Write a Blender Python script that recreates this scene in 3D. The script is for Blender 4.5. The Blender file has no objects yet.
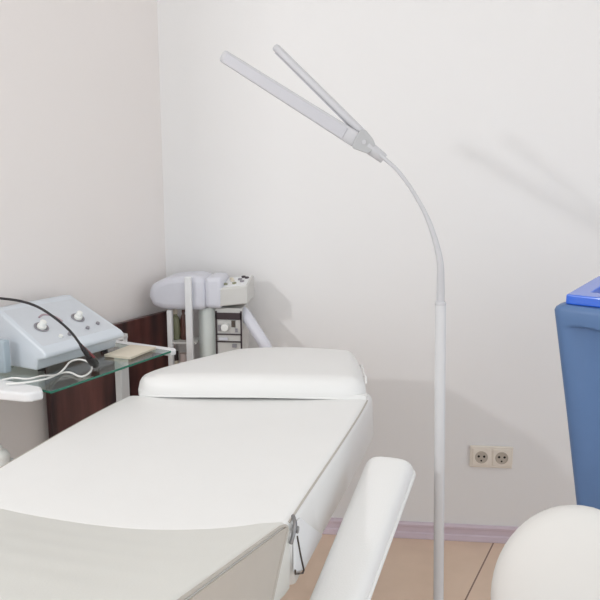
import bpy, bmesh, math, random
from mathutils import Vector, Matrix
random.seed(4)
S = bpy.context.scene
COL = S.collection
PI = math.pi
rad = math.radians

# ---------------------------------------------------------------- camera model
FPX = 690.0
PITCH, YAW = rad(9.8), rad(5.9)
CAM = Vector((0, 0, 1.30))
FW = Vector((-math.sin(YAW)*math.cos(PITCH), math.cos(YAW)*math.cos(PITCH), -math.sin(PITCH)))
RT = Vector((math.cos(YAW), math.sin(YAW), 0))
UP = RT.cross(FW)
def ray(x, y): return FW + RT*((x-300)/FPX) - UP*((y-300)/FPX)
def at_z(x, y, z):
    r = ray(x, y); return CAM + r*((z-CAM.z)/r.z)
def at_y(x, y, Y):
    r = ray(x, y); return CAM + r*(Y/r.y)
def at_d(x, y, d): return CAM + ray(x, y)*d

WALL_Y = 2.402
CORNER = Vector((-0.733, WALL_Y, 0))
LD = Vector((math.sin(rad(22.1)), math.cos(rad(22.1)), 0))   # along the left wall, towards the corner
LN = Vector((LD.y, -LD.x, 0))                                # out of the left wall, into the room
def AW(a, w, z=0.0): return CORNER + LD*a + LN*w + Vector((0, 0, z))
ANG_L = -rad(22.1)            # rotation that turns +Y into LD

# ---------------------------------------------------------------- materials
def lin(c):
    return tuple(((v/255)/12.92 if v/255 <= .04045 else ((v/255+.055)/1.055)**2.4) for v in c)
MATS = {}
def mat(name, c, rough=.5, metal=0, spec=.5, var=.03, scale=30, bump=0, bscale=200, trans=0, coat=0, sheen=0):
    m = bpy.data.materials.new(name); m.use_nodes = True
    nt = m.node_tree; b = nt.nodes['Principled BSDF']
    l = lin(c)
    b.inputs['Roughness'].default_value = rough
    b.inputs['Metallic'].default_value = metal
    b.inputs['Specular IOR Level'].default_value = spec
    b.inputs['Coat Weight'].default_value = coat
    if trans:
        b.inputs['Transmission Weight'].default_value = trans
        b.inputs['Base Color'].default_value = (*l, 1)
        b.inputs['IOR'].default_value = 1.45
    else:
        tc = nt.nodes.new('ShaderNodeTexCoord')
        n = nt.nodes.new('ShaderNodeTexNoise'); n.inputs['Scale'].default_value = scale
        n.inputs['Detail'].default_value = 3
        nt.links.new(tc.outputs['Object'], n.inputs['Vector'])
        mx = nt.nodes.new('ShaderNodeMix'); mx.data_type = 'RGBA'
        mx.inputs[6].default_value = (*[max(0, v*(1-var)) for v in l], 1)
        mx.inputs[7].default_value = (*[min(1, v*(1+var)) for v in l], 1)
        nt.links.new(n.outputs['Fac'], mx.inputs[0])
        nt.links.new(mx.outputs[2], b.inputs['Base Color'])
        if bump:
            n2 = nt.nodes.new('ShaderNodeTexNoise'); n2.inputs['Scale'].default_value = bscale
            nt.links.new(tc.outputs['Object'], n2.inputs['Vector'])
            bp = nt.nodes.new('ShaderNodeBump'); bp.inputs['Strength'].default_value = bump
            bp.inputs['Distance'].default_value = .002
            nt.links.new(n2.outputs['Fac'], bp.inputs['Height'])
            nt.links.new(bp.outputs[0], b.inputs['Normal'])
    MATS[name] = m
    return m

M_wall = mat('wall_paint', (236, 235, 235), .85, var=.012, scale=2.5, bump=.08, bscale=90)
M_wall_l = mat('wall_paint_left', (236, 231, 229), .85, var=.015, scale=2.0, bump=.08, bscale=90)
M_ceil = mat('ceiling_paint', (238, 238, 236), .9)
M_leather = mat('white_leatherette', (236, 236, 235), .42, var=.015, scale=8, bump=.12, bscale=350)
M_leather2 = mat('shaded_leatherette', (222, 222, 217), .42, var=.02, scale=8, bump=.12, bscale=350)  # white leatherette with the tilted seat's shade put into its colour
M_piping = mat('grey_piping', (186, 180, 172), .5)
M_vinylwhite = mat('white_board', (232, 233, 235), .45)
M_steel = mat('brushed_steel', (150, 150, 152), .3, metal=1)
M_darksteel = mat('dark_steel', (92, 84, 78), .45, metal=.6)
M_whitemetal = mat('white_metal', (228, 229, 231), .35)
M_lamp = mat('lamp_white', (210, 211, 214), .38, coat=.2)
M_lampgrey = mat('lamp_silver_grey', (194, 194, 198), .4)
M_lampdark = mat('lamp_joint_grey', (176, 177, 179), .45)
M_diff = mat('led_strip_cover', (190, 190, 196), .5)
M_glass = mat('clear_glass', (232, 248, 242), .02, trans=1)
M_glassedge = mat('green_glass_edge', (40, 112, 92), .15, var=.1)
M_machine = mat('lavender_white_plastic', (216, 217, 226), .4)
M_machine2 = mat('grey_white_plastic', (206, 205, 202), .45)
M_column = mat('pale_mint_plastic', (220, 227, 224), .4)
M_console = mat('console_blue_white', (214, 221, 229), .38)
M_panel = mat('console_panel_grey', (209, 214, 221), .42, var=.03, scale=60)
M_knob = mat('knob_white', (240, 241, 238), .3)
M_dial = mat('dial_grey', (146, 144, 150), .4)
M_black = mat('black_rubber', (30, 28, 32), .45)
M_dark = mat('dark_plastic', (58, 46, 50), .5)
M_plugred = mat('plug_red_boot', (120, 48, 52), .5)
M_cablewhite = mat('white_cable', (236, 236, 234), .45)
M_outlet = mat('ivory_socket', (236, 228, 217), .35)
M_outletwell = mat('socket_well', (190, 180, 168), .45)
M_hole = mat('pin_hole_black', (34, 28, 26), .6)
M_binlid = mat('bright_blue_plastic', (44, 108, 226), .3, coat=1)
M_bin = mat('slate_blue_plastic', (92, 124, 170), .45, var=.05, scale=14)
M_cream = mat('cream_paper', (222, 213, 196), .7)
M_brownglass = mat('brown_bottle', (92, 58, 52), .3)
M_greenliquid = mat('olive_bottle', (138, 140, 112), .35)
M_stool = mat('white_gloss_shell', (222, 220, 217), .6, coat=0, var=.01)
M_castor = mat('castor_grey', (70, 70, 74), .5)
M_red = mat('red_marker', (178, 156, 164), .5)
M_trimwhite = mat('pale_pink_edge', (206, 190, 186), .5)

def wood_mat():
    m = bpy.data.materials.new('dark_mahogany'); m.use_nodes = True
    nt = m.node_tree; b = nt.nodes['Principled BSDF']
    tc = nt.nodes.new('ShaderNodeTexCoord'); mp = nt.nodes.new('ShaderNodeMapping')
    mp.inputs['Scale'].default_value = (5, 5, .8)
    n = nt.nodes.new('ShaderNodeTexNoise'); n.inputs['Scale'].default_value = 3; n.inputs['Detail'].default_value = 5
    cr = nt.nodes.new('ShaderNodeValToRGB')
    cr.color_ramp.elements[0].position = .35; cr.color_ramp.elements[0].color = (*lin((46, 21, 25)), 1)
    cr.color_ramp.elements[1].position = .7; cr.color_ramp.elements[1].color = (*lin((118, 70, 63)), 1)
    nt.links.new(tc.outputs['Object'], mp.inputs[0]); nt.links.new(mp.outputs[0], n.inputs['Vector'])
    nt.links.new(n.outputs['Fac'], cr.inputs[0]); nt.links.new(cr.outputs[0], b.inputs['Base Color'])
    b.inputs['Roughness'].default_value = .3
    return m
M_wood = wood_mat()

def floor_mat():
    m = bpy.data.materials.new('tan_floor_tiles'); m.use_nodes = True
    nt = m.node_tree; b = nt.nodes['Principled BSDF']; L = nt.links.new
    geo = nt.nodes.new('ShaderNodeNewGeometry')
    def axis(vec, off, period, width):
        d = nt.nodes.new('ShaderNodeVectorMath'); d.operation = 'DOT_PRODUCT'
        d.inputs[1].default_value = vec; L(geo.outputs['Position'], d.inputs[0])
        a = nt.nodes.new('ShaderNodeMath'); a.operation = 'ADD'; a.inputs[1].default_value = off
        L(d.outputs['Value'], a.inputs[0])
        mo = nt.nodes.new('ShaderNodeMath'); mo.operation = 'FLOORED_MODULO'; mo.inputs[1].default_value = period
        L(a.outputs[0], mo.inputs[0])
        lt = nt.nodes.new('ShaderNodeMath'); lt.operation = 'LESS_THAN'; lt.inputs[1].default_value = width
        L(mo.outputs[0], lt.inputs[0]); return lt
    g1 = axis(tuple(LN), -CORNER.dot(LN)-1.1105+.0+6.0, .6, .005)
    g2 = axis(tuple(LD), -CORNER.dot(LD)-.62+12.0, 1.2, .004)
    mxg = nt.nodes.new('ShaderNodeMath'); mxg.operation = 'MAXIMUM'
    L(g1.outputs[0], mxg.inputs[0]); L(g2.outputs[0], mxg.inputs[1])
    n = nt.nodes.new('ShaderNodeTexNoise'); n.inputs['Scale'].default_value = 7; n.inputs['Detail'].default_value = 6
    L(geo.outputs['Position'], n.inputs['Vector'])
    cr = nt.nodes.new('ShaderNodeValToRGB')
    cr.color_ramp.elements[0].position = .3; cr.color_ramp.elements[0].color = (*lin((226, 200, 178)), 1)
    cr.color_ramp.elements[1].position = .7; cr.color_ramp.elements[1].color = (*lin((236, 210, 188)), 1)
    L(n.outputs['Fac'], cr.inputs[0])
    mx = nt.nodes.new('ShaderNodeMix'); mx.data_type = 'RGBA'
    L(mxg.outputs[0], mx.inputs[0]); L(cr.outputs[0], mx.inputs[6]); mx.inputs[7].default_value = (*lin((140, 112, 98)), 1)
    L(mx.outputs[2], b.inputs['Base Color']); b.inputs['Roughness'].default_value = .42
    return m
M_floor = floor_mat()
M_base = mat('mauve_skirting', (213, 197, 208), .4)

# ---------------------------------------------------------------- helpers
def link(name, bm, m, parent=None, smooth=True, loc=None, rotz=0.0):
    me = bpy.data.meshes.new(name)
    bmesh.ops.recalc_face_normals(bm, faces=bm.faces[:])
    bm.to_mesh(me); bm.free()
    if smooth:
        for p in me.polygons: p.use_smooth = True
        try: me.set_sharp_from_angle(angle=rad(42))
        except Exception: pass
    me.materials.append(m)
    o = bpy.data.objects.new(name, me); COL.objects.link(o)
    if parent: o.parent = parent
    if loc is not None: o.location = loc
    o.rotation_euler.z = rotz
    return o
def bevel(o, w, seg=3, ang=30):
    md = o.modifiers.new('bevel', 'BEVEL'); md.width = w; md.segments = seg
    md.limit_method = 'ANGLE'; md.angle_limit = rad(ang); return o
def tag(o, label, cat, group=None):
    o['label'] = label; o['category'] = cat
    if group: o['group'] = group
    return o
def thing(name, label, cat, loc=(0, 0, 0), rotz=0.0, group=None):
    o = bpy.data.objects.new(name, None); COL.objects.link(o)
    o.empty_display_size = .05
    o.location = loc; o.rotation_euler.z = rotz
    return tag(o, label, cat, group)
def struct(name, bm, m, **k):
    o = link(name, bm, m, **k); o['kind'] = 'structure'; return o
def box(bm, c, s, rot=None):
    """box centred at c with full size s"""
    vs = []
    for x in (-.5, .5):
        for y in (-.5, .5):
            for z in (-.5, .5):
                v = Vector((x*s[0], y*s[1], z*s[2]))
                if rot is not None: v = rot @ v
                vs.append(bm.verts.new(v+Vector(c)))
    for f in ((0, 1, 3, 2), (4, 6, 7, 5), (0, 4, 5, 1), (2, 3, 7, 6), (0, 2, 6, 4), (1, 5, 7, 3)):
        bm.faces.new([vs[i] for i in f])
    return bm
def prism(bm, poly, d):
    """poly: list of 3-D points (planar), extruded by vector d"""
    d = Vector(d)
    a = [bm.verts.new(Vector(p)) for p in poly]; b = [bm.verts.new(Vector(p)+d) for p in poly]
    n = len(a)
    bm.faces.new(a[::-1]); bm.faces.new(b)
    for i in range(n): bm.faces.new((a[i], a[(i+1) % n], b[(i+1) % n], b[i]))
    return bm
def frame(t):
    t = t.normalized(); up = Vector((0, 0, 1)) if abs(t.z) < .95 else Vector((0, 1, 0))
    s = t.cross(up).normalized(); return s, s.cross(t).normalized()
def tube(bm, pts, r, n=12, cap=True):
    pts = [Vector(p) for p in pts]; rings = []
    rs = r if isinstance(r, (list, tuple)) else [r]*len(pts)
    ps = None
    for i, p in enumerate(pts):
        t = (pts[min(i+1, len(pts)-1)]-pts[max(i-1, 0)])
        if t.length < 1e-9: t = Vector((0, 0, 1))
        t.normalize()
        if ps is None: s, u = frame(t)
        else:
            s = (ps - t*ps.dot(t)).normalized(); u = s.cross(t)
        ps = s
        rings.append([bm.verts.new(p+(s*math.cos(2*PI*k/n)+u*math.sin(2*PI*k/n))*rs[i]) for k in range(n)])
    for a, b in zip(rings, rings[1:]):
        for k in range(n): bm.faces.new((a[k], a[(k+1) % n], b[(k+1) % n], b[k]))
    if cap: bm.faces.new(rings[0][::-1]); bm.faces.new(rings[-1])
    return bm
def lathe(bm, prof, n=32, c=(0, 0, 0), mtx=None):
    """prof: (radius, height) pairs, around z"""
    c = Vector(c); rings = []
    for r, z in prof:
        ring = []
        for k in range(n):
            v = Vector((r*math.cos(2*PI*k/n), r*math.sin(2*PI*k/n), z))
            if mtx is not None: v = mtx @ v
            ring.append(bm.verts.new(v+c))
        rings.append(ring)
    for a, b in zip(rings, rings[1:]):
        for k in range(n): bm.faces.new((a[k], a[(k+1) % n], b[(k+1) % n], b[k]))
    if prof[0][0] > 1e-5: bm.faces.new(rings[0][::-1])
    if prof[-1][0] > 1e-5: bm.faces.new(rings[-1])
    bmesh.ops.remove_doubles(bm, verts=bm.verts[:], dist=1e-6)
    return bm
def smooth_path(pts, per=8):
    pts = [Vector(p) for p in pts]; out = []
    for i in range(len(pts)-1):
        p0 = pts[max(i-1, 0)]; p1 = pts[i]; p2 = pts[i+1]; p3 = pts[min(i+2, len(pts)-1)]
        for k in range(per):
            t = k/per
            out.append(.5*((2*p1)+(p2-p0)*t+(2*p0-5*p1+4*p2-p3)*t*t+(3*p1-p0-3*p2+p3)*t**3))
    out.append(pts[-1]); return out
def spacing(n, half, R):
    """samples in [-1,1] crowded within R of the ends"""
    e = R/half; out = []
    k = 6
    for i in range(k): out.append(-1+e*(1-math.cos(PI/2*i/k)))
    for i in range(n+1): out.append((-1+e)+(2-2*e)*i/n)
    for i in range(k-1, -1, -1): out.append(1-e*(1-math.cos(PI/2*i/k)))
    return out
def cushion(xf, top, thick, halfW, halfL, R, rb=.012, nu=20, nv=24, tilt=0.0):
    """padded slab: xf(u,v) plan position, top(x,y,u,v) height of its surface; sides drop by thick"""
    bm = bmesh.new(); us = spacing(nu, halfW, R); vs = spacing(nv, halfL, R)
    G = {}; B = {}
    tv = Vector((0, math.sin(tilt), -math.cos(tilt)))
    for i, u in enumerate(us):
        for j, v in enumerate(vs):
            x, y = xf(u, v)
            ex = max(0, R-(1-abs(u))*halfW); ey = max(0, R-(1-abs(v))*halfL)
            e = min(R, math.hypot(ex, ey)); drop = R-math.sqrt(max(0, R*R-e*e))
            z = top(x, y, u, v)-drop
            G[i, j] = bm.verts.new((x, y, z))
    nI, nJ = len(us), len(vs)
    for i in range(nI-1):
        for j in range(nJ-1):
            bm.faces.new((G[i, j], G[i+1, j], G[i+1, j+1], G[i, j+1]))
    loop = [(i, 0) for i in range(nI)]+[(nI-1, j) for j in range(1, nJ)]+[(i, nJ-1) for i in range(nI-2, -1, -1)]+[(0, j) for j in range(nJ-2, 0, -1)]
    ctr = Vector((0, 0, 0))
    for k in loop: ctr += G[k].co
    ctr /= len(loop)
    prev = [G[k] for k in loop]
    for q in (.08, .92, 1.0):
        ring = []
        for k in loop:
            p = G[k].co + tv*(thick-R)*q
            if q == 1.0:
                d = (ctr-G[k].co); d.z = 0
                p = p+d.normalized()*rb*.8
            ring.append(bm.verts.new(p))
        n = len(ring)
        for a in range(n): bm.faces.new((prev[a], prev[(a+1) % n], ring[(a+1) % n], ring[a]))
        prev = ring
    bm.faces.new(prev)
    return bm

# ---------------------------------------------------------------- the room
def slab(name, a, b, z0, z1, nrm, t, m):
    a, b, nrm = Vector(a), Vector(b), Vector(nrm)
    bm = prism(bmesh.new(), [a+Vector((0, 0, z0)), b+Vector((0, 0, z0)), b+Vector((0, 0, z1)), a+Vector((0, 0, z1))], -nrm*t)
    return struct(name, bm, m, smooth=False)
CEIL = 2.75
XR = 1.75
slab('wall_back', (CORNER.x-.06, WALL_Y, 0), (XR+.1, WALL_Y, 0), 0, CEIL, (0, -1, 0), .1, M_wall)
slab('wall_left', AW(-2.0, 0), AW(.0, 0), 0, CEIL, LN, .1, M_wall_l)
slab('wall_right', (XR, 1.75, 0), (XR, WALL_Y, 0), 0, CEIL, (-1, 0, 0), .1, M_wall)
bm = box(bmesh.new(), (-.2, .3, -.05), (4.6, 4.6, .1)); struct('floor', bm, M_floor, smooth=False)
bm = box(bmesh.new(), (-.2, .3, CEIL+.05), (4.6, 4.6, .1)); struct('ceiling', bm, M_ceil, smooth=False)
def skirting(name, p, q, n):
    p, q, n = Vector(p), Vector(q), Vector(n)
    prof = [(0, 0), (.016, 0), (.017, .004), (.014, .020), (.009, .024), (.009, .043), (.012, .047), (.012, .054), (.007, .059), (0, .060)]
    bm = prism(bmesh.new(), [p+n*a+Vector((0, 0, z)) for a, z in prof], q-p)
    struct(name, bm, M_base, smooth=False)
skirting('baseboard_back', (CORNER.x+.003, WALL_Y, 0), (XR, WALL_Y, 0), (0, -1, 0))
skirting('baseboard_left', AW(-2.0, 0), AW(-.012, 0), LN)

# ---------------------------------------------------------------- treatment bed
BA = rad(10.4)
BU = Vector((math.sin(BA), math.cos(BA), 0)); BR = Vector((BU.y, -BU.x, 0))
bed_o = BR*-.617+BU*1.0
bed = thing('treatment_bed', 'white leatherette beauty treatment bed with padded headrest and side armrest', 'treatment bed', bed_o, -BA)
# backrest: nearly level, its near end bowed towards the foot
def bk_xf(u, v):
    y1 = .735-.20*((1-u)/2)**1.3
    y0 = -.004-.100*(1-(abs(u+.2)/1.2)**2.6)
    x = .308*u
    vv = v
    k = .10*max(0, v)**4
    x = x*(1-k*.25)+.008*max(0, u)*(v+1)/2
    return x, y0+(y1-y0)*(vv+1)/2
bk_top = lambda x, y, u, v: .752-.004*(1-(u*u))+.004*math.sin(9*y+3*x)*.3
backrest = link('backrest', cushion(bk_xf, bk_top, .142, .308, .39, .018, nu=26, tilt=rad(17)), M_leather, bed)
def edge_path(xf, top, R, vs_, u):
    out = []
    for v in vs_:
        x, y = xf(u, v); s = 1 if u > 0 else -1
        out.append((x-s*R*.25, y, top(x, y, u, v)-R*.32))
    return out
vv = [-.97+1.80*i/30 for i in range(31)]
for s in (1, -1):
    link('piping', tube(bmesh.new(), edge_path(bk_xf, bk_top, .018, vv, s), .0021, 8), M_piping, backrest)
# seat: rises towards the foot end
T15 = math.tan(rad(15))
def st_xf(u, v): return .308*u, -.76+.755*(v+1)/2
def st_top(x, y, u, v):
    sag = .037*(1-(abs(u+.2)/1.2)**2.4)*math.exp(-((y)/.34)**2)
    rip = .0008*math.sin((y+.08*x)*95)*(1-abs(u)**4)*math.exp(-((y+.28)/.2)**2)
    return .757-T15*y-sag+rip
seat = link('seat', cushion(st_xf, st_top, .130, .308, .378, .014, nu=22, nv=60), M_leather2, bed)
ep = edge_path(st_xf, st_top, .014, [-.96+1.87*i/24 for i in range(25)], 1)
x0, y0, z0 = ep[-1]
down = [Vector((.3085, -.026, .7585)), Vector((.3095, -.022, .751)), Vector((.3100, -.030, .742)), Vector((.3105, -.070, .708)), Vector((.3105, -.112, .668))]
pth = ep[:-1]+smooth_path([Vector(ep[-1])]+down, 5)
sp_ = bmesh.new()
side = [Vector((.3075, p[1], p[2]-.003)) for p in pth]+[Vector((.3075, -.74, .757+.74*T15-.118))]
prism(sp_, side, (.0025, 0, 0))
spn = link('side_panel', sp_, mat('beige_grey_vinyl', (190, 183, 174), .5), seat, smooth=False); spn['label'] = 'beige grey side panel'
link('piping', tube(bmesh.new(), pth, .0026, 8), M_piping, seat)
# headrest: trapezoid pad with rounded far corners, lying over the backrest's far end
HQ = [Vector(p) for p in ((-.348, .490), (.314, .668), (.208, 1.028), (-.15, .955))]   # FL FR BR BL
def hd_xf(u, v):
    k = .16+.12*max(0, v)*max(0, -u)+.5*max(0, -v)*max(0, -u)
    uu = u*math.sqrt(1-k*v*v*.5) if v > 0 or u < 0 else u*math.sqrt(1-.05*v*v)
    v2 = v*math.sqrt(1-k*u*u*.5) if v > 0 or u < 0 else v*math.sqrt(1-.05*u*u)
    a, b = (uu+1)/2, (v2+1)/2
    p = HQ[0]*(1-a)*(1-b)+HQ[1]*a*(1-b)+HQ[2]*a*b+HQ[3]*(1-a)*b
    return p.x, p.y
hd_top = lambda x, y, u, v: .805-.008*u*u-.004*v
headrest = link('headrest', cushion(hd_xf, hd_top, .056, .26, .19, .040, rb=.014), M_leather, bed)
link('piping', tube(bmesh.new(), [(*hd_xf(u, -1), hd_top(0, 0, u, -1)-.052) for u in [-.97+1.94*i/30 for i in range(31)]], .0024, 8), M_leather, headrest)
wr = bmesh.new()
for t0, t1, zz in ((-.75, -.25, -.022), (-.2, .5, -.026)):
    tube(wr, smooth_path([Vector((*hd_xf(1, t0), hd_top(0, 0, 1, t0)+zz)), Vector((*hd_xf(1, (t0+t1)/2), hd_top(0, 0, 1, t0)+zz+.008)), Vector((*hd_xf(1, t1), hd_top(0, 0, 1, t1)+zz-.004))], 6), [.001]+[.0028]*11+[.001], 8)
link('cover_fold', wr, M_leather, headrest)
# frame and base
fr = bmesh.new()
for s in (-.2, .2): box(fr, (s, .33, .585), (.04, .62, .04))
for y in (.10, .62): box(fr, (0, y, .585), (.44, .04, .04))
bevel(link('back_frame', fr, M_whitemetal, bed, smooth=False), .004)
fr = bmesh.new(); rt = Matrix.Rotation(-rad(15), 3, 'X')
for s in (-.2, .2): box(fr, (s, -.40, .700), (.04, .62, .04), rt)
box(fr, (0, -.42, .69), (.44, .05, .04), rt)
bevel(link('seat_frame', fr, M_whitemetal, bed, smooth=False), .004)
hb = bmesh.new()
hb.free()
for s in (-.06, .1): link('headrest_bracket', tube(bmesh.new(), [(s, .60, .606), (s, .80, .66), (s, .86, .756)], .009, 10), M_steel, bed)
col = bmesh.new(); box(col, (-.02, .09, .32), (.26, .34, .50)); bevel(link('pedestal', col, M_whitemetal, bed, smooth=False), .02)
bp = bmesh.new(); box(bp, (-.02, .05, .035), (.46, .95, .07)); bevel(link('base_plate', bp, M_whitemetal, bed, smooth=False), .02)
# side hinge of the backrest with its white flap
fl = bmesh.new()
prism(fl, [(.3085, .012, .742), (.3085, .048, .736), (.3085, .200, .625), (.3085, .069, .627), (.3085, .010, .657)], (.004, 0, 0))
hinge = bevel(link('hinge_flap', fl, M_vinylwhite, bed, smooth=False), .003)
link('edge_trim', tube(bmesh.new(), [(.3135, .022, .716), (.3135, .040, .675), (.3135, .062, .632), (.3135, .055, .630), (.3135, .010, .655), (.3135, .010, .662)], .0016, 8), M_darksteel, hinge)
hg = bmesh.new()
tube(hg, smooth_path([(.306, .022, .752), (.314, .008, .746), (.315, -.006, .734), (.312, -.010, .720)], 5), .0034, 10)
lathe(hg, [(0, -.004), (.006, -.004), (.006, .004), (0, .004)], 16, (.316, .006, .737), Matrix.Rotation(PI/2, 3, 'Y'))
link('hinge_bracket', hg, M_steel, hinge)
# armrest
def armrest_mesh():
    bm = bmesh.new(); N = 28; rings = []
    far = Vector((.407, .436, .712)); near = Vector((.372, -.26, .600))
    K = 40
    for i in range(K+1):
        t = i/K
        # crowd the ends
        t = .5-.5*math.cos(PI*t)
        p = far.lerp(near, t)
        w = (.0540-.010*min(1, t*1.5))
        th = .036
        Ln = (far-near).length; dist = min(t, 1-t)*Ln
        rr = .028
        if dist < rr:
            q = math.sqrt(max(0, 1-((rr-dist)/rr)**2))
        else: q = 1
        wq = w-rr*.85*(1-q); tq = th*(.25+.75*q)
        ring = []
        for k in range(N):
            a = 2*PI*k/N
            ca, sa = math.cos(a), math.sin(a)
            sx = math.copysign(abs(ca)**.62, ca)*wq; sz = math.copysign(abs(sa)**.72, sa)*tq
            ring.append(bm.verts.new((p.x+sx, p.y, p.z-th+sz)))
        rings.append(ring)
    for a, b in zip(rings, rings[1:]):
        for k in range(N): bm.faces.new((a[k], a[(k+1) % N], b[(k+1) % N], b[k]))
    bm.faces.new(rings[0][::-1]); bm.faces.new(rings[-1])
    edge = [sum(((r[i].co.copy()) for i in (0,)), Vector()) for r in rings]
    return bm, edge
bm, edge = armrest_mesh()
arm = link('armrest', bm, M_leather, bed)
link('piping', tube(bmesh.new(), [e+Vector((.0005, 0, .004)) for e in edge[3:-3]], .004, 8), M_leather, arm)
ab = bmesh.new()
tube(ab, [(.19, -.20, .66), (.26, -.21, .58), (.36, -.21, .55), (.374, -.21, .58)], .010, 10)
link('armrest_bracket', ab, M_steel, bed)

# ---------------------------------------------------------------- floor lamp
PY = 1.5
top = at_y(440.5, 303, PY); low = at_y(438.5, 600, PY)
dirn = (low-top)/(low.z-top.z)
foot = top+dirn*(.02-top.z)
lamp = thing('floor_lamp', 'slim white gooseneck floor lamp with two LED bars in a V', 'floor lamp', (foot.x, foot.y, 0))
def LP(p): return Vector(p)-Vector((foot.x, foot.y, 0))
bm = lathe(bmesh.new(), [(0, 0), (.14, 0), (.142, .006), (.138, .014), (.03, .022), (.014, .03), (0, .03)], 48)
link('base', bm, M_lamp, lamp)
link('pole', tube(bmesh.new(), [LP(foot), LP(top)], .0118, 20), M_lamp, lamp)
gp = [(440.4, 306), (440.6, 282), (440, 262), (434.5, 238), (425.5, 214), (412, 190), (398, 171), (385, 159), (380, 154.5)]
gpts = smooth_path([LP(at_y(x, y, PY+(.0 if y > 262 else (262-y)*.0004))) for x, y in gp], 8)
n = len(gpts)
link('gooseneck', tube(bmesh.new(), gpts, [.0088-(.0044*min(1, max(0, (i/n-.08)/.5))) for i in range(n)], 14), M_lampgrey, lamp)
bm = tube(bmesh.new(), [LP(top+dirn*-.004), LP(top+dirn*.001), LP(top+dirn*.004)], [.0122, .0122, .0095], 20)
link('collar', bm, M_lampgrey, lamp)
# joint block
dj = 1.525
J0 = at_d(384, 159, dj); J1 = at_d(366, 145, dj); J2 = at_d(353, 136, dj)
jt = bmesh.new()
ax = (J1-J0).normalized()
tube(jt, [LP(J0), LP(J0+ax*.004), LP(J1+ax*-.004)], [.0105, .0115, .0140], 16)
link('neck_socket', jt, M_lampgrey, lamp)
vdir = (J1-CAM).normalized()
jb = bmesh.new()
poly = [at_d(x, y, dj-.013) for x, y in ((352, 146), (356, 136), (361, 129), (366, 130), (373, 139), (375.5, 145), (372, 151), (368, 154), (353, 148.5))]
prism(jb, [LP(p) for p in poly], vdir*.030)
joint = bevel(link('joint', jb, M_lampdark, lamp, smooth=False), .004, 3)
sc = bmesh.new()
lathe(sc, [(0, 0), (.005, 0), (.005, .003), (0, .003)], 14, LP(at_d(364, 142, dj-.015)), vdir.to_track_quat('Z', 'Y').to_matrix())
link('pivot_screw', sc, M_lampgrey, joint)
def led_bar(p, q, w0, w1, thick, wide_hint, name_):
    """LED head from joint p to tip q: half-round housing with a flat light cover"""
    p, q = Vector(p), Vector(q); t = (q-p).normalized()
    wv = (wide_hint-t*wide_hint.dot(t)).normalized(); nv = wv.cross(t).normalized()
    bm = bmesh.new(); rings = []; N = 16; L_ = (q-p).length
    for f in (0, .004, .015, .05, .3, .6, .9, .985, .996, 1):
        e = 1
        d = min(f, 1-f)*L_
        if d < .006: e = .72+.28*math.sqrt(max(0, 1-((.006-d)/.006)**2))
        w = (w0+(w1-w0)*f)*e; c0 = p+t*(f*L_); ring = []
        for k in range(N):
            a = 2*PI*k/N
            cx = math.copysign(abs(math.cos(a))**.7, math.cos(a)); sx = math.copysign(abs(math.sin(a))**.7, math.sin(a))
            ring.append(bm.verts.new(LP(c0+wv*cx*w*.5+nv*sx*thick*.5*e)))
        rings.append(ring)
    for a, b in zip(rings, rings[1:]):
        for k in range(N): bm.faces.new((a[k], a[(k+1) % N], b[(k+1) % N], b[k]))
    bm.faces.new(rings[0][::-1]); bm.faces.new(rings[-1])
    bar = link('light_bar', bm, M_lampgrey, lamp)
    # flat cover on the lower face
    sgn = -1 if nv.z > 0 else 1
    cv = bmesh.new()
    a0 = p+t*.03*1+nv*sgn*(thick*.5-.0008); b0 = q-t*.012+nv*sgn*(thick*.5-.0008)
    wA, wB = w0*.36, w1*.36
    prism(cv, [LP(a0-wv*wA), LP(a0+wv*wA), LP(b0+wv*wB), LP(b0-wv*wB)], nv*sgn*.0022)
    link('light_cover', cv, M_diff, bar, smooth=False)
    return bar
A1 = at_d(222.5, 55.5, 1.60); B1 = at_d(275.5, 47, 1.600)
A0 = at_d(357, 140.5, 1.525); B0 = at_d(363.5, 134, 1.540)
wideA = UP*.8+RT*.45+FW*-.35
wideB = FW*.72+UP*.4
led_bar(A0, A1, .0345, .0290, .017, wideA, 'a')
led_bar(B0, B1, .0290, .0250, .0175, wideB, 'b')

# ---------------------------------------------------------------- wall socket
so = thing('wall_socket', 'ivory double power socket on the white wall behind the lamp', 'power socket', (.4405, WALL_Y, .3265))
fr_ = box(bmesh.new(), (0, -.005, 0), (.150, .010, .081)); frm = bevel(link('frame', fr_, M_outlet, so, smooth=False), .004)
for sx in (-.0355, .0355):
    sb = box(bmesh.new(), (sx, -.0112, 0), (.062, .004, .062)); sk = bevel(link('socket', sb, M_outlet, so, smooth=False), .002)
    wl = bmesh.new()
    mt = Matrix.Rotation(PI/2, 3, 'X')
    lathe(wl, [(.0225, 0), (.0225, .0015), (.0200, .0022), (.0185, .0005), (0, .0004)], 28, (sx, -.0132, 0), mt)
    link('socket_well', wl, M_outletwell, sk)
    for dx, dz, r in ((-.0095, .003, .0044), (.0095, .003, .0044), (0, -.0125, .0034)):
        ph = lathe(bmesh.new(), [(0, 0), (r, 0), (r, .001), (0, .001)], 12, (sx+dx, -.0134, dz), mt)
        link('pin_hole', ph, M_hole, sk)

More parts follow.
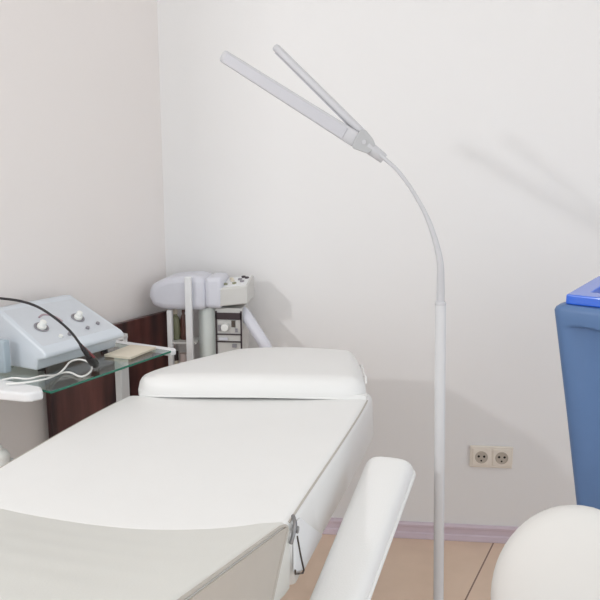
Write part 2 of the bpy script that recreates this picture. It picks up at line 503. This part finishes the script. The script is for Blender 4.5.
# ---------------------------------------------------------------- blue bin
BN = rad(35)
bc = Vector((math.cos(BN), -math.sin(BN), 0)); bs = Vector((math.sin(BN), math.cos(BN), 0))
lidc = Vector((.4832, 1.75, 0))     # front left corner of the lid
BW, BD = .345, .235
org = lidc+bc*(BW/2)+bs*(BD/2)
bin_ = thing('waste_bin', 'tall slate blue plastic bin with a bright blue slotted lid', 'bin', org, -BN)
ZT = .997
def bin_body():
    bm = bmesh.new()
    hw, hd = BW/2+.026, BD/2+.026
    prof = [(0, .134), (.012, .129), (.70, .0405), (.92, .0106), (.960, .0050), (.982, .002), (.991, .005), (ZT, .012)]
    def ring_pts(inset, z):
        r = .022; a, b = hw-inset, hd-inset*.85; pts = []
        for cx, cy, st in ((a-r, -b+r, -90), (a-r, b-r, 0), (-a+r, b-r, 90), (-a+r, -b+r, 180)):
            for k in range(7):
                an = rad(st+90*k/6); pts.append(Vector((cx+r*math.cos(an), cy+r*math.sin(an), z)))
        return pts
    # fine rings so the scoop in the front face has shape
    zs = []; 
    for (z0_, i0), (z1_, i1) in zip(prof, prof[1:]):
        m_ = max(1, int((z1_-z0_)/(.004 if z0_ == .92 else .02)))
        for k in range(m_): zs.append((z0_+(z1_-z0_)*k/m_, i0+(i1-i0)*k/m_))
    zs.append(prof[-1]); rings = []
    zs = [(z, i) for z, i in zs]
    for z, ins in zs:
        pts = ring_pts(ins, z)
        # densify the front run (between last corner end and first corner start)
        L0, R0 = pts[-1], pts[0]
        fr = [L0.lerp(R0, k/24) for k in range(1, 24)]
        allp = pts+fr
        out = []
        for p in allp:
            if p.y < -hd*.55:
                edge_z = .948-.018*((p.x+.11)/.28 if p.x > -.11 else 0)
                fx = min(1, max(0, (p.x+hw-ins-.03)/.04)); fx = fx*fx*(3-2*fx)
                fx *= min(1, max(0, (hw-ins-.035-p.x)/.05))
                if z < edge_z:
                    fz = min(1, (edge_z-z)/.006)*max(0, 1-(edge_z-z)/.42)
                    p = p+Vector((0, .028*fx*fz, 0))
            out.append(bm.verts.new(p))
        rings.append(out)
    n = len(rings[0])
    for a, b in zip(rings, rings[1:]):
        for k in range(n): bm.faces.new((a[k], a[(k+1) % n], b[(k+1) % n], b[k]))
    bm.faces.new(rings[0][::-1]); bm.faces.new(rings[-1])
    return bm
link('body', bin_body(), M_bin, bin_)
# lid: rim slab with an open rectangular slot, rising slightly to the back
def lid_mesh():
    bm = bmesh.new(); a, b = BW/2, BD/2; sx0, sx1, sy0, sy1 = -a+.045, a-.045, -b+.048, b-.05
    ztop = lambda y: 1.0225+.022*(y+b)/(2*b)
    xs = [-a, sx0, sx1, a]; ys = [-b, sy0, sy1, b]
    T = {}; Bm = {}
    for i, x in enumerate(xs):
        for j, y in enumerate(ys):
            T[i, j] = bm.verts.new((x, y, ztop(y))); Bm[i, j] = bm.verts.new((x, y, ZT+.0005))
    for i in range(3):
        for j in range(3):
            if (i, j) == (1, 1): continue
            bm.faces.new((T[i, j], T[i+1, j], T[i+1, j+1], T[i, j+1]))
            bm.faces.new((Bm[i, j], Bm[i, j+1], Bm[i+1, j+1], Bm[i+1, j]))
    for k in range(3):
        bm.faces.new((T[k, 0], Bm[k, 0], Bm[k+1, 0], T[k+1, 0])); bm.faces.new((T[k, 3], T[k+1, 3], Bm[k+1, 3], Bm[k, 3]))
        bm.faces.new((T[0, k], T[0, k+1], Bm[0, k+1], Bm[0, k])); bm.faces.new((T[3, k], Bm[3, k], Bm[3, k+1], T[3, k+1]))
    q = [(1, 1), (2, 1), (2, 2), (1, 2)]
    for k in range(4):
        c1, c2 = q[k], q[(k+1) % 4]
        bm.faces.new((T[c1], T[c2], Bm[c2], Bm[c1]))
    return bm
lid = bevel(link('lid', lid_mesh(), M_binlid, bin_, smooth=False), .004, 3)
ins_ = box(bmesh.new(), (0, 0, ZT+.012), (BW-.094, BD-.103, .012))
link('slot_flap', ins_, M_machine2, lid, smooth=False)

# ---------------------------------------------------------------- stool with a rounded back (bottom right)
stp = at_d(577, 505, 1.2)
stool = thing('stool', 'white stool with smooth rounded backrest at the lower right', 'stool', (stp.x, stp.y-.22, 0))
bm = bmesh.new()
def superell(bm, c, r, e1=.9, e2=.9, n=40, m_=28, mtx=None):
    def sp(v, e): return math.copysign(abs(v)**e, v)
    prof = []
    rows = []
    for j in range(m_+1):
        ph = -PI/2+PI*j/m_; row = []
        for k in range(n):
            th = 2*PI*k/n
            v = Vector((r[0]*sp(math.cos(ph), e1)*sp(math.cos(th), e2), r[1]*sp(math.cos(ph), e1)*sp(math.sin(th), e2), r[2]*sp(math.sin(ph), e1)))
            if mtx is not None: v = mtx @ v
            row.append(bm.verts.new(v+Vector(c)))
        rows.append(row)
    for a, b in zip(rows, rows[1:]):
        for k in range(n): bm.faces.new((a[k], a[(k+1) % n], b[(k+1) % n], b[k]))
    bmesh.ops.remove_doubles(bm, verts=bm.verts[:], dist=1e-5)
    return bm
superell(bm, (.008, .22, stp.z-.184), (.146, .062, .174), 1.0, .9, mtx=Matrix.Rotation(rad(-7), 3, 'X'))
link('backrest', bm, M_stool, stool)
link('seat', lathe(bmesh.new(), [(0, .42), (.15, .42), (.18, .43), (.19, .45), (.185, .472), (.16, .486), (0, .49)], 40), M_stool, stool)
link('back_support', tube(bmesh.new(), smooth_path([(0, .12, .415), (0, .24, .415), (0, .285, .44), (0, .272, .50), (0, .252, .55)], 5), .012, 12), M_steel, stool)
link('gas_lift', tube(bmesh.new(), [(0, 0, .09), (0, 0, .26), (0, 0, .2605), (0, 0, .42)], [.026, .026, .016, .016], 16), M_steel, stool)
for k in range(5):
    a = 2*PI*k/5+.3; d = Vector((math.cos(a), math.sin(a), 0))
    link('base_leg', tube(bmesh.new(), [Vector((0, 0, .105))+d*.01, d*.12+Vector((0, 0, .09)), d*.25+Vector((0, 0, .068))], [.02, .016, .011], 10), M_steel, stool)
    mt = Matrix.Rotation(a, 3, 'Z') @ Matrix.Rotation(PI/2, 3, 'X')
    link('castor', lathe(bmesh.new(), [(0, -.014), (.024, -.014), (.027, -.008), (.027, .008), (.024, .014), (0, .014)], 18, d*.25+Vector((0, 0, .0275)), mt), M_castor, stool)

# ---------------------------------------------------------------- glass side table by the left wall
GZ = .82
stand = thing('side_table', 'glass topped side table with green edge under the control console', 'side table', AW(-.65, .2, 0), ANG_L)
# local frame: x = out of the wall (LN), y = along the wall (LD)
def TL(a, w, z): return Vector((w-.2, a+.65, z))
a0, a1, w0, w1 = -.862, -.425, .055, .352
gt = prism(bmesh.new(), [TL(a0, w0, GZ-.0055), TL(a1, w0, GZ-.0055), TL(a1, w1, GZ-.0055), TL(a0, w1, GZ-.0055)], (0, 0, .0055))
gtop = link('glass_top', gt, M_glass, stand, smooth=False)
ge = bmesh.new()
for p, q, n_ in ((TL(a0, w1, 0), TL(a1, w1, 0), Vector((1, 0, 0))), (TL(a0, w0, 0), TL(a0, w1, 0), Vector((0, -1, 0)))):
    prism(ge, [p+Vector((0, 0, GZ-.0055)), q+Vector((0, 0, GZ-.0055)), q+Vector((0, 0, GZ)), p+Vector((0, 0, GZ))], n_*.0012)
link('glass_edge', ge, M_glassedge, gtop, smooth=False)
er = prism(bmesh.new(), [TL(-.4245, .055, .803), TL(-.392, .055, .803), TL(-.392, .345, .803), TL(-.402, .352, .803), TL(-.4245, .352, .803)], (0, 0, .0165))
bevel(link('end_rail', er, M_vinylwhite, stand, smooth=False), .003)
lg = box(bmesh.new(), TL(-.522, .25, .407), (.024, .024, .814)); bevel(link('leg', lg, M_vinylwhite, stand, smooth=False), .003)
lg = box(bmesh.new(), TL(-.30, .06, .405), (.020, .020, .81)); bevel(link('leg', lg, M_vinylwhite, stand, smooth=False), .003)
br = prism(bmesh.new(), [TL(-.855, .056, .800), TL(-.29, .056, .800), TL(-.29, .070, .800), TL(-.855, .070, .800)], (0, 0, .0143))
link('back_rail', br, M_vinylwhite, stand, smooth=False)
shelf = thing('shelf_unit', 'white shelf board with rounded corner at the near end of the glass table', 'shelf', AW(-.65, .2, 0), ANG_L)
sb = prism(bmesh.new(), [TL(-.985, .03, .806), TL(-.866, .03, .806), TL(-.866, .325, .806), TL(-.885, .352, .806), TL(-.912, .345, .806), TL(-.922, .330, .806)], (0, 0, .023))
bevel(link('end_shelf', sb, M_vinylwhite, shelf, smooth=False), .006)
for w in (.05, .12):
    lg = box(bmesh.new(), TL(-.93, w, .402), (.024, .024, .807)); bevel(link('leg', lg, M_vinylwhite, shelf, smooth=False), .003)
sh = prism(bmesh.new(), [TL(-.945, .063, .588), TL(-.825, .063, .588), TL(-.825, .195, .588), TL(-.945, .195, .588)], (0, 0, .016))
link('lower_shelf', sh, M_vinylwhite, shelf, smooth=False)

# dark panel against the left wall
pn = thing('wood_panel', 'glossy dark brown wooden panel standing against the left wall', 'panel', AW(-.31, .03, 0), ANG_L)
pb = box(bmesh.new(), (0, 0, .422), (.020, .56, .844)); bevel(link('board', pb, M_wood, pn, smooth=False), .003)
pe = box(bmesh.new(), (.002, .287, .423), (.022, .014, .846)); link('edge_strip', pe, M_trimwhite, pn, smooth=False)

# white bottle on the lower shelf
bp_ = AW(-.870, .160, .6045)
bo = thing('pump_bottle', 'white bottle with pointed cap at the far left edge', 'bottle', bp_)
link('body', lathe(bmesh.new(), [(0, 0), (.026, 0), (.028, .004), (.028, .024), (.022, .034), (.012, .038), (0, .038)], 28), M_knob, bo)
link('cap', lathe(bmesh.new(), [(0, .0375), (.012, .0375), (.012, .045), (.005, .052), (.003, .066), (0, .067)], 20), M_knob, bo)

# ---------------------------------------------------------------- control console on the glass
con = thing('control_console', 'pale blue-grey sloped control console with round knobs on glass table', 'control console', AW(-.625, .14, GZ), ANG_L)
def CL(a, w, z): return Vector((w-.14, a+.625, z-GZ))
A0c, A1c = -.775, -.490
WF, WB = .240, .040
body_prof = [(WB+.005, GZ+.008), (WF-.035, GZ+.008), (WF-.028, GZ+.036), (WF, GZ+.042), (WF+.002, GZ+.052), (WF-.008, GZ+.062), (WB+.03, GZ+.155), (WB, GZ+.152)]
bm = prism(bmesh.new(), [CL(A0c, w, z) for w, z in body_prof], CL(A1c, 0, 0)-CL(A0c, 0, 0))
for v in bm.verts:
    if v.co.y > A1c+.625-.001: v.co.y -= .03*max(0, (v.co.z-.06)/.095)
body = bevel(link('housing', bm, M_console, con), .011, 4)
# sloped panel
pA = Vector((WF-.008, 0, GZ+.062)); pB = Vector((WB+.03, 0, GZ+.155))
sl = (pB-pA); sl_n = Vector((-sl.z, 0, sl.x)); sl_n = sl_n if sl_n.z > 0 else -sl_n; sl_n.normalize(); sl_u = sl.normalized()
def PNL(f, a, h=0.0):
    p = pA+(pB-pA)*f+sl_n*h
    return CL(a, p.x, p.z)
pl = prism(bmesh.new(), [PNL(.08, A0c+.014, .0002), PNL(.08, A1c-.014, .0002), PNL(.93, A1c-.014, .0002), PNL(.93, A0c+.014, .0002)], CL(0, sl_n.x, sl_n.z)-CL(0, 0, 0))
for v in pl.verts: pass
pl.free()
pl = bmesh.new()
nl = Vector((sl_n.x, 0, sl_n.z))
prism(pl, [PNL(.08, A0c+.014, -.002), PNL(.08, A1c-.014, -.002), PNL(.90, A1c-.040, -.002), PNL(.93, A0c+.014, -.002)], nl*.0024)
panel = bevel(link('front_panel', pl, M_panel, con, smooth=False), .001)
kq = nl.to_track_quat('Z', 'Y').to_matrix()
for f, a, r in ((.44, -.712, .0112), (.46, -.582, .0108)):
    dl = lathe(bmesh.new(), [(r*1.75, 0), (r*1.75, .0012), (r*1.35, .0012), (r*1.35, 0)], 30, PNL(f, a, .0012), kq)
    d_ = link('dial', dl, M_dial, con)
    kb = lathe(bmesh.new(), [(0, 0), (r*1.1, 0), (r*1.05, .006), (r*.8, .008), (r*.75, .018), (r*.6, .020), (0, .020)], 24, PNL(f, a, .0013), kq)
    k_ = link('knob', kb, M_knob, con)
for f, a in ((.17, -.690), (.17, -.66), (.20, -.590), (.24, -.545)):
    bt = lathe(bmesh.new(), [(0, 0), (.0055, 0), (.005, .005), (0, .006)], 16, PNL(f, a, .0013), kq)
    link('button', bt, M_knob if a in (-.690,) else M_dial, con)
mk = bmesh.new()
pts = [PNL(.64, -.690, .0008), PNL(.68, -.668, .0008), PNL(.60, -.645, .0008), PNL(.46, -.638, .0008)]
tube(mk, smooth_path(pts, 6), .0028, 8)
link('warning_mark', mk, M_red, panel)
for a in (A0c+.03, A1c-.03):
    for w in (WB+.03, WF-.05):
        ft = lathe(bmesh.new(), [(0, 0), (.010, 0), (.010, .0085), (0, .0085)], 14, CL(a, w, GZ))
        link('foot', ft, M_black, con)
vt = box(bmesh.new(), CL(A1c+.0005, WF-.075, GZ+.040), (.05, .003, .018)); link('vent', vt, M_dark, con, smooth=False)
# side holder with clear sleeve at the near end
hp = bmesh.new(); box(hp, CL(A0c-.034, WF-.11, GZ+.045), (.03, .02, .085)); bevel(link('side_holder', hp, mat('holder_blue_grey', (176, 190, 200), .3), con, smooth=False), .004)

# booklet
bk = prism(bmesh.new(), [AW(-.455, .10, GZ+.0003), AW(-.435, .10, GZ+.0003), AW(-.435, .30, GZ+.0003), AW(-.455, .30, GZ+.0003)], (0, 0, .006))
bk.free()
ctr = AW(-.545, .262, GZ)
bo2 = thing('booklet', 'thin cream paper booklet lying on the glass beside the black plug', 'booklet', AW(-.5, .27, GZ+.0005), ANG_L+.12)
pg = box(bmesh.new(), (0, 0, .003), (.085, .125, .005)); link('pages', pg, M_cream, bo2, smooth=False)
cvr = box(bmesh.new(), (0, 0, .006), (.087, .127, .001)); link('cover', cvr, M_cream, bo2, smooth=False)

# black power cable with plug
kpts = []
for x, y, d in ((-30, 298, 1.70), (-12, 297, 1.69), (0, 298.3, 1.67), (20, 301, 1.655), (38, 307, 1.635), (55, 318, 1.625), (70, 331, 1.625), (80, 344, 1.625), (84, 350, 1.63)):
    kpts.append(at_d(x, y, d))
cab = thing('power_cable', 'black power cable arching across the control console to a black plug', 'cable', at_z(92, 366, GZ+.001))
cl = Vector(cab.location)
link('cord', tube(bmesh.new(), [p-cl for p in smooth_path(kpts, 8)], .0031, 10), M_black, cab)
e0 = kpts[-1]; e1 = at_z(95, 364, GZ+.013)
link('strain_relief', tube(bmesh.new(), [kpts[-2]-cl, e0-cl, e0.lerp(e1, .45)-cl], [.0036, .0055, .0078], 12), M_black, cab)
e05 = e0.lerp(e1, .40)
link('plug', tube(bmesh.new(), [e05-cl, e05.lerp(e1, .25)-cl, e05.lerp(e1, .7)-cl, e1-cl], [.009, .0115, .0125, .0105], 14), M_black, cab)
pr = bmesh.new(); dd = (e1-e05).normalized(); ss = dd.cross(Vector((0, 0, 1))).normalized()
for s in (-1, 1): tube(pr, [e1+ss*s*.0075-cl, e1+dd*.016+ss*s*.0075-cl], .0022, 8)
link('prong', pr, M_steel, cab)
rb = tube(bmesh.new(), [kpts[-2]+Vector((.004, .0, -.004))-cl, e05+Vector((.012, .004, -.004))-cl], .0032, 8)
link('red_lead', rb, M_plugred, cab)

# white lead in a loop on the glass
wp = [(2, 380, .004), (14, 378, .003), (28, 379, .003), (42, 376, .004), (56, 375, .005), (64, 369, .012), (70, 362, .020), (79, 359.5, .024), (88, 362, .02), (92, 368, .012), (88, 374, .006), (80, 376.5, .004), (70, 372.5, .004), (60, 373.5, .004), (46, 379, .003), (26, 382.5, .003), (6, 384, .003)]
wpts = smooth_path([at_z(x, y, GZ+(h if x > 52 or y < 374 else h+.0115)) for x, y, h in wp], 6)
o_ = wpts[0].copy(); o_.z = GZ
wc = link('white_cable', tube(bmesh.new(), [p-o_ for p in wpts], .0024, 8), M_cablewhite, loc=o_)
tag(wc, 'thin white lead curled in a loop on the glass table edge', 'cable')

# ---------------------------------------------------------------- machine in the corner
MY = 2.20
mo = Vector((-.521, 2.285, 0))
mac = thing('facial_machine', 'white wheeled facial treatment machine with rounded head in the corner', 'treatment machine', mo)
def ML(p): return Vector(p)-mo
def rbox(name, m, x0, x1, y0, y1, z0, z1, r, parent=mac, seg=4):
    b_ = box(bmesh.new(), ML(((x0+x1)/2, (y0+y1)/2, (z0+z1)/2)), (abs(x1-x0), abs(y1-y0), abs(z1-z0)))
    return bevel(link(name, b_, m, parent, smooth=True), r, seg)
def xz(px, py, Y=MY): p = at_y(px, py, Y); return p.x, p.z
# head: blunt rounded lobe
hx = [(150.5, 296), (151.5, 286), (158, 282.5), (168, 278), (180, 276.5), (196, 276), (208, 278.5), (209, 290), (209, 311), (190, 311), (165, 310), (154, 307)]
hpoly = [at_y(x, y, MY) for x, y in hx]
hm = prism(bmesh.new(), [ML(p) for p in hpoly], (0, .15, 0))
bevel(link('head_housing', hm, M_machine, mac, smooth=True), .022, 5)
x0, z1 = xz(207, 277); x1, z0 = xz(225, 309)
rbox('joint_cover', M_machine, x0, x1, MY-.004, MY+.13, z0, z1, .016)
# control box with sloping top
q = [xz(220, 289), xz(250, 287.5), xz(251, 303), xz(220, 307)]
za = q[0][1]; zb = q[3][1]
bxp = [ML((q[0][0], MY, zb)), ML((q[0][0], MY, za)), ML((q[0][0], MY+.12, za+.020)), ML((q[0][0], MY+.14, za+.014)), ML((q[0][0], MY+.14, zb))]
cb = prism(bmesh.new(), bxp, (q[1][0]-q[0][0], 0, .012))
ctl = bevel(link('control_box', cb, M_machine2, mac, smooth=False), .005)
slv = Vector((0, .12, .020)).normalized(); nrm = Vector((0, -.020, .12)).normalized()
def TP(fx, fy, h=0.0): return ML((q[0][0]+(q[1][0]-q[0][0])*fx, MY, za+.012*fx))+slv*(.1217*fy)+nrm*h
tp = prism(bmesh.new(), [TP(.06, .08, -.001), TP(.94, .08, -.001), TP(.94, .92, -.001), TP(.06, .92, -.001)], nrm*.0025)
link('keypad', tp, M_vinylwhite, ctl, smooth=False)
for fx, fy, m_ in ((.2, .3, M_greenliquid), (.38, .55, M_cream), (.5, .3, M_greenliquid), (.62, .62, M_dial), (.74, .4, M_dial), (.84, .7, M_dark), (.3, .75, M_cream), (.7, .82, M_dark)):
    bt = lathe(bmesh.new(), [(0, 0), (.0075, 0), (.007, .004), (0, .005)], 14, TP(fx, fy, .0016), nrm.to_track_quat('Z', 'Y').to_matrix())
    link('button', bt, m_, ctl)
# column and posts
x0, _ = xz(197, 320); x1, _ = xz(217, 320); zt = xz(205, 309.5)[1]
bm = lathe(bmesh.new(), [(0, .09), ((x1-x0)/2, .09), ((x1-x0)/2, zt), (0, zt)], 28, ML(((x0+x1)/2, MY+.06, 0)))
link('column', bm, M_column, mac)
for pxa, pxb, m_ in ((168.5, 173.5, M_vinylwhite), (189.5, 196, M_vinylwhite)):
    xa, zt2 = xz(pxa, 310.8); xb, _ = xz(pxb, 310.8)
    front = pxa > 180
    rbox('post', m_, xa, xb, MY-.022 if front else MY+.005, MY-.006 if front else MY+.025, .09, xz(pxa, 277, MY-.02)[1] if front else zt2, .003)
xa, _ = xz(170, 300); xb, _ = xz(243, 300)
for zz in (.60, .765):
    x_b = xz(197, 330)[0]
    rbox('shelf', M_machine2, xa, x_b, MY+.01, MY+.10, zz-.008, zz, .002)
# drawer tower with dark frame
xa, zt3 = xz(216.5, 309); xb, _ = xz(243.5, 309)
rk = rbox('drawer_tower', M_machine2, xa, xb, MY+.02, MY+.14, .09, zt3, .003)
fy_ = MY+.018
fm = bmesh.new()
for xx in (xa+.003, xb-.003): box(fm, ML((xx, fy_, (.1+zt3)/2)), (.005, .006, zt3-.12))
z_a = xz(230, 314.5)[1]; z_b = xz(230, 320)[1]
box(fm, ML(((xa+xb)/2, fy_, (z_a+z_b)/2)), (xb-xa-.002, .006, abs(z_a-z_b)+.004))
for py_ in (335.5, 343): box(fm, ML(((xa+xb)/2, fy_, xz(230, py_)[1])), (xb-xa-.004, .006, .0035))
for k in range(6): box(fm, ML(((xa+xb)/2, fy_, .14+.09*k)), (xb-xa-.004, .006, .0035))
link('dark_frame', fm, M_dark, rk, smooth=False)
kx, kz = xz(227, 328)
kn = lathe(bmesh.new(), [(0, 0), (.014, 0), (.012, .016), (0, .018)], 20, ML((kx, fy_-.001, kz)), Matrix.Rotation(PI/2, 3, 'X'))
link('dial_knob', kn, M_knob, rk)
for px_, py_, w_, h_, m_ in ((235, 325, .012, .022, M_darksteel), (221, 329, .009, .02, M_dial), (238, 331.5, .008, .012, M_dial), (225, 340, .03, .008, M_machine), (236, 347, .014, .012, M_dial)):
    a_, b_ = xz(px_, py_); link('switch', box(bmesh.new(), ML((a_, fy_-.001, b_)), (w_, .006, h_)), m_, rk, smooth=False)
# diagonal arm on the right
aa = at_y(244.5, 309, MY+.06); ab_ = at_y(271, 350, MY-.005)
tb = tube(bmesh.new(), [ML(aa), ML(aa.lerp(ab_, .1)), ML(aa.lerp(ab_, .9)), ML(ab_)], [.014, .0195, .0195, .016], 18)
link('arm', tb, M_machine, mac)
tip = aa+(ab_-aa)*1.0
link('arm_nozzle', tube(bmesh.new(), [ML(tip+(ab_-aa)*-.03), ML(tip+(ab_-aa)*.22)], [.014, .010], 14), M_machine2, mac)
rbox('base', M_machine2, -.655, -.36, MY-.03, MY+.17, .05, .092, .01)
for x in (-.63, -.39):
    for y in (MY+.03, MY+.14):
        link('castor', lathe(bmesh.new(), [(0, -.012), (.022, -.012), (.0255, -.006), (.0255, .006), (.022, .012), (0, .012)], 16, ML((x, y, .0255)), Matrix.Rotation(PI/2, 3, 'Y')), M_castor, mac)
MSHIFT = Vector((-.009, 0, 0)); mac.location += MSHIFT
# bottles on its shelf
def bottle(px_, r, h, m_, mc, label):
    a_, _ = xz(px_, 330, MY+.05)
    t_ = thing('bottle', label, 'bottle', (a_+MSHIFT.x, MY+.055, .7653), group=None)
    link('body', lathe(bmesh.new(), [(0, 0), (r*.95, 0), (r, .004), (r, h*.62), (r*.8, h*.72), (r*.42, h*.78), (r*.42, h*.84), (0, h*.84)], 24), m_, t_)
    link('cap', lathe(bmesh.new(), [(0, h*.835), (r*.5, h*.835), (r*.48, h), (0, h)], 18), mc, t_)
    return t_
bottle(178, .0155, .105, M_greenliquid, M_cream, 'olive bottle with cream cap on the machine shelf, the left one')
bottle(186, .0115, .112, M_brownglass, M_brownglass, 'slim dark brown bottle on the machine shelf, beside the olive bottle')
def low_bottle(px_, r, h, m_, mc, label):
    a_, _ = xz(px_, 350, MY+.05)
    t_ = thing('jar', label, 'jar', (a_+MSHIFT.x, MY+.055, .6003))
    link('body', lathe(bmesh.new(), [(0, 0), (r*.95, 0), (r, .004), (r, h*.7), (r*.9, h*.76), (0, h*.76)], 24), m_, t_)
    link('lid', lathe(bmesh.new(), [(0, h*.755), (r*.98, h*.755), (r*.98, h), (0, h)], 24), mc, t_)
low_bottle(176.5, .014, .12, M_cream, M_dark, 'cream jar with dark lid on the lower machine shelf')
low_bottle(185, .0125, .115, M_knob, M_trimwhite, 'white jar with pinkish lid on the lower machine shelf')

# ---------------------------------------------------------------- lights
def area(name, loc, target, size, energy, color=(1, 1, 1), sy=None):
    l = bpy.data.lights.new(name, 'AREA'); l.energy = energy; l.color = color; l.size = size
    if sy: l.shape = 'RECTANGLE'; l.size_y = sy
    o = bpy.data.objects.new(name, l); COL.objects.link(o); o.location = loc
    o.rotation_euler = (Vector(target)-Vector(loc)).to_track_quat('-Z', 'Y').to_euler()
    return o
area('window_daylight', (-1.87, -.16, 2.0), (.2, 2.0, 1.2), .11, 15, (1, 1, 1))
area('ceiling_lamp', (.1, .7, CEIL-.03), (.1, .7, 0), 1.3, 4, (1, 1, 1))
w = bpy.data.worlds.new('daylight'); S.world = w; w.use_nodes = True
bg = w.node_tree.nodes['Background']; bg.inputs[0].default_value = (.94, .975, 1, 1); bg.inputs[1].default_value = 1.21

# ---------------------------------------------------------------- camera
cd = bpy.data.cameras.new('camera'); co = bpy.data.objects.new('camera', cd); COL.objects.link(co)
cd.sensor_width = 36; cd.lens = FPX*36/600; cd.clip_start = .02
co.location = CAM
co.rotation_euler = Matrix((RT, UP, -FW)).transposed().to_euler()
S.camera = co
S.view_settings.view_transform = 'Standard'; S.view_settings.look = 'None'
S.view_settings.exposure = 0.0; S.view_settings.gamma = 1; S.view_settings.use_curve_mapping = False
